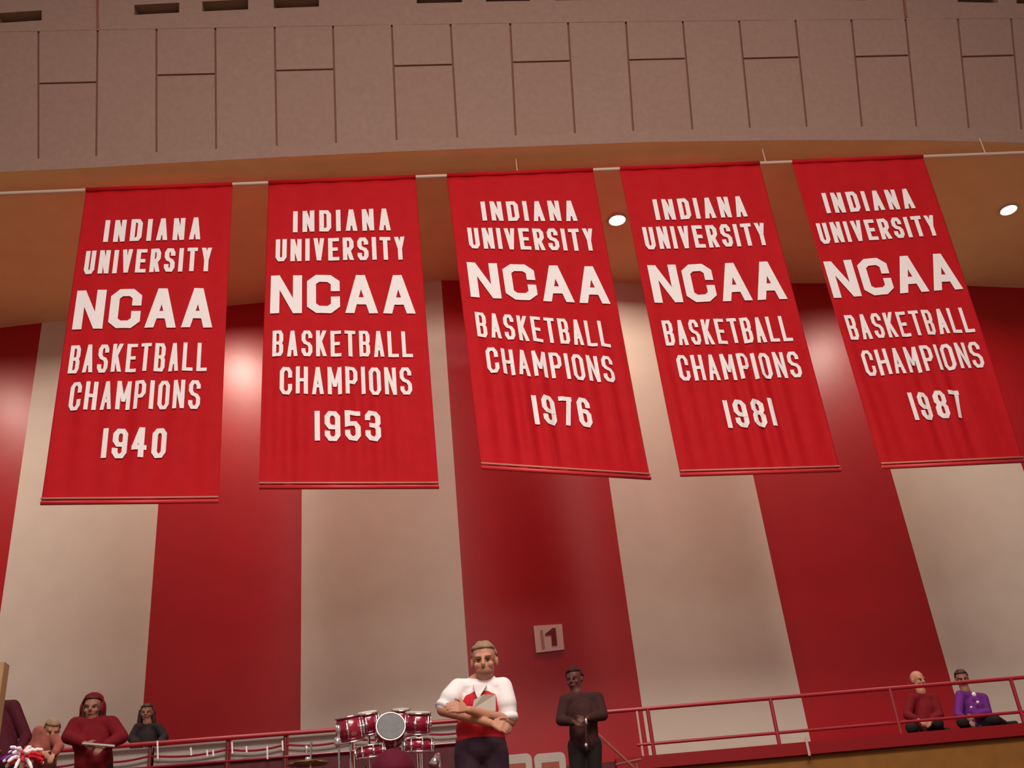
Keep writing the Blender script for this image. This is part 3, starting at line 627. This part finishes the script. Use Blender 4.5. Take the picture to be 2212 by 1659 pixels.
figure('person in faded red bending forward left of the red-hooded person', 10.6, (112, 1578), .85, .5, .5, (100, 1582, .05), (84, 1580), (112, 1590), (70, 1612), (128, 1612, -.1), (92, 1626, -.2), (116, 1630, -.2),
       (92, 1655, .15), [((90, 1700), (88, 1790), -.07), ((112, 1700), (112, 1790), .07)], 2.45, 'fadedred', 'coat', 'skin', 'hairgrey')
figure('small dark-haired person sitting by the wall behind the left railing', 14.0, (317, 1540), .92, .1, .1, (318, 1562), (298, 1572), (342, 1572), (284, 1596, -.05), (356, 1592, -.05), (300, 1610, -.2), (340, 1610, -.2),
       (320, 1630), [((292, 1606, -.4), (290, 1650, -.42), -.08), ((350, 1606, -.4), (352, 1650, -.42), .08)], ZP, 'black', 'black', 'skind', 'hairdark', .12)
t6 = figure('man in a dark brown coat standing against the middle crimson stripe', 10.6, (1241, 1468), .98, -.5, .1, (1246, 1496), (1222, 1512), (1290, 1508), (1212, 1556, -.02), (1302, 1545, -.05), (1240, 1560, -.26), (1266, 1552, -.28),
            (1262, 1600), [((1248, 1680), (1246, 1790), -.08), ((1284, 1680), (1284, 1790), .08)], 2.45, 'coat', 'black', 'skindark', 'coat')
ins = thing('silver_horn', 'small silver horn hanging in front of the dark-coated man', 'horn', aty(1266, 1600, 10.3))
rod('pipe', aty(1264, 1548, 10.2), aty(1268, 1620, 10.2), .010, 'coat', ins, 8)
bm = bmesh.new(); ell(bm, aty(1266, 1558, 10.19), (.013, .013, .032)); fin('mouthpiece', bm, 'silver', ins, True)
bm = bmesh.new(); ell(bm, aty(1266, 1610, 10.19), (.016, .016, .022)); fin('valve', bm, 'silver', ins, True)
# two sitting at the right rail
figure('bald person in a red jacket sitting at the right rail', 13.8, (1982, 1470), 1.0, .4, .15, (1990, 1494), (1970, 1508), (2016, 1508), (1960, 1545, -.05), (2030, 1545, -.08), (1985, 1556, -.3), (2010, 1560, -.3),
       (1994, 1574), [((1968, 1572, -.33), (1978, 1584, -.1), -.09), ((2026, 1562, -.33), (2030, 1580, -.1), .07)], ZP, 'hoodie', 'black', 'skin', bald=True)
t8 = figure('dark-haired person in a purple top sitting at the right rail', 13.8, (2078, 1467), .98, -.3, .2, (2086, 1492), (2074, 1502), (2124, 1508), (2070, 1545, -.1), (2134, 1540, -.05), (2092, 1558, -.3), (2104, 1548, -.3),
            (2104, 1568), [((2078, 1560, -.35), (2108, 1574, -.15), -.05), ((2150, 1555, -.3), (2172, 1566, -.12), .09)], ZP, 'purple', 'black', 'skind', 'hairdark')
for nm, pts in (('shirt_patch', [(2104, 1500, .024), (2112, 1517, .016), (2098, 1528, .013)]),):
    for a, b, r in pts:
        bm = bmesh.new(); ell(bm, aty(a, b, 13.62), (r*1.2, .02, r*1.2)); o = fin(nm, bm, 'shirt', t8, True); o['label'] = 'bright white spot on the purple top'
# spectator's capped head, nearest, at the bottom edge
hc = aty(850, 1690, 5.2); t = thing('person', 'spectator in a crimson cap, only the cap top showing below the drums', 'person', (hc.x, 5.2, 1.4))
bm = bmesh.new(); head(bm, hc, 1.0, math.pi); caps(bm, hc-Vector((0, 0, .06)), hc-Vector((0, 0, .2)), .058, .065); caps(bm, hc+Vector((-.16, 0, -.27)), hc+Vector((.16, 0, -.27)), .07); caps(bm, hc-Vector((0, 0, .3)), (hc.x, 5.2, 1.7), .15, .15)
for s in (-1, 1): caps(bm, hc+Vector((s*.17, 0, -.27)), hc+Vector((s*.24, 0, -.55)), .05, .04); caps(bm, hc+Vector((s*.24, 0, -.55)), (hc.x+s*.12, 5.0, hc.z-.75), .04, .03); caps(bm, (hc.x+s*.09, 5.2, 1.7), (hc.x+s*.09, 5.2, 1.43), .06, .05)
fuse('body', bm, 'skin', t, .012)
bm = bmesh.new(); caps(bm, hc+Vector((-.16, 0, -.28)), hc+Vector((.16, 0, -.28)), .085); caps(bm, hc-Vector((0, 0, .3)), (hc.x, 5.2, 1.75), .17, .17); fuse('jacket', bm, 'black', t, .014)
bm = bmesh.new(); bmesh.ops.create_uvsphere(bm, u_segments=28, v_segments=16, radius=1); bmesh.ops.delete(bm, geom=[v for v in bm.verts if v.co.z < -.02], context='VERTS')
for v in bm.verts: v.co = hc+Vector((v.co.x*.104, v.co.y*.12-.01, v.co.z*.118+.03))
ex_ = bmesh.ops.extrude_face_region(bm, geom=bm.faces[:])
for v in [v for v in ex_['geom'] if isinstance(v, bmesh.types.BMVert)]: v.co = hc+(v.co-hc)*.94
fin('cap', bm, 'capred', t, True)
bm = bmesh.new(); ell(bm, hc+Vector((0, .14, .04)), (.075, .09, .012)); fin('cap_peak', bm, 'capred', t, True)
# ------------------------------------------------------------------ left edge post and pom-pom
tp = aty(5, 1430, 8.0); bm = bmesh.new(); box(bm, tp.x-.10, tp.x+.016, 8.0, 8.10, 1.40, tp.z)
tag(fin('wooden_post', bm, 'oldpost'), 'pale wooden post rising at the extreme left edge', 'post')
c = aty(48, 1640, 6.2); pp = thing('pom_pom', 'shiny white and crimson pom-pom in the bottom left corner', 'pom-pom', c)
for nm, mt, cnt, sd in (('white_streamer', 'shirt', 26, 1), ('crimson_streamer', 'vest', 20, 2), ('purple_streamer', 'purple', 8, 3)):
    random.seed(sd); bm = bmesh.new()
    for _ in range(cnt):
        a = random.uniform(0, math.pi*2); e = random.uniform(-.2, 1.2); d = Vector((math.cos(a)*math.cos(e), math.sin(a)*math.cos(e), math.sin(e)))
        if mt == 'vest': d = (d+Vector((.8, 0, -.1))).normalized()
        if mt == 'purple': d = (d+Vector((-.9, -.4, -.1))).normalized()
        l = random.uniform(.09, .13); p = c; pv = None
        for k in range(4): q = c+d*l*(k+1)/4+Vector((0, 0, -.02*(k*k)/4)); caps(bm, p, q, .011, .009, 6); p = q
    fin(nm, bm, mt, pp, True)
rod('handle', c, c-Vector((0, 0, .3)), .012, 'shirt', pp, 8)
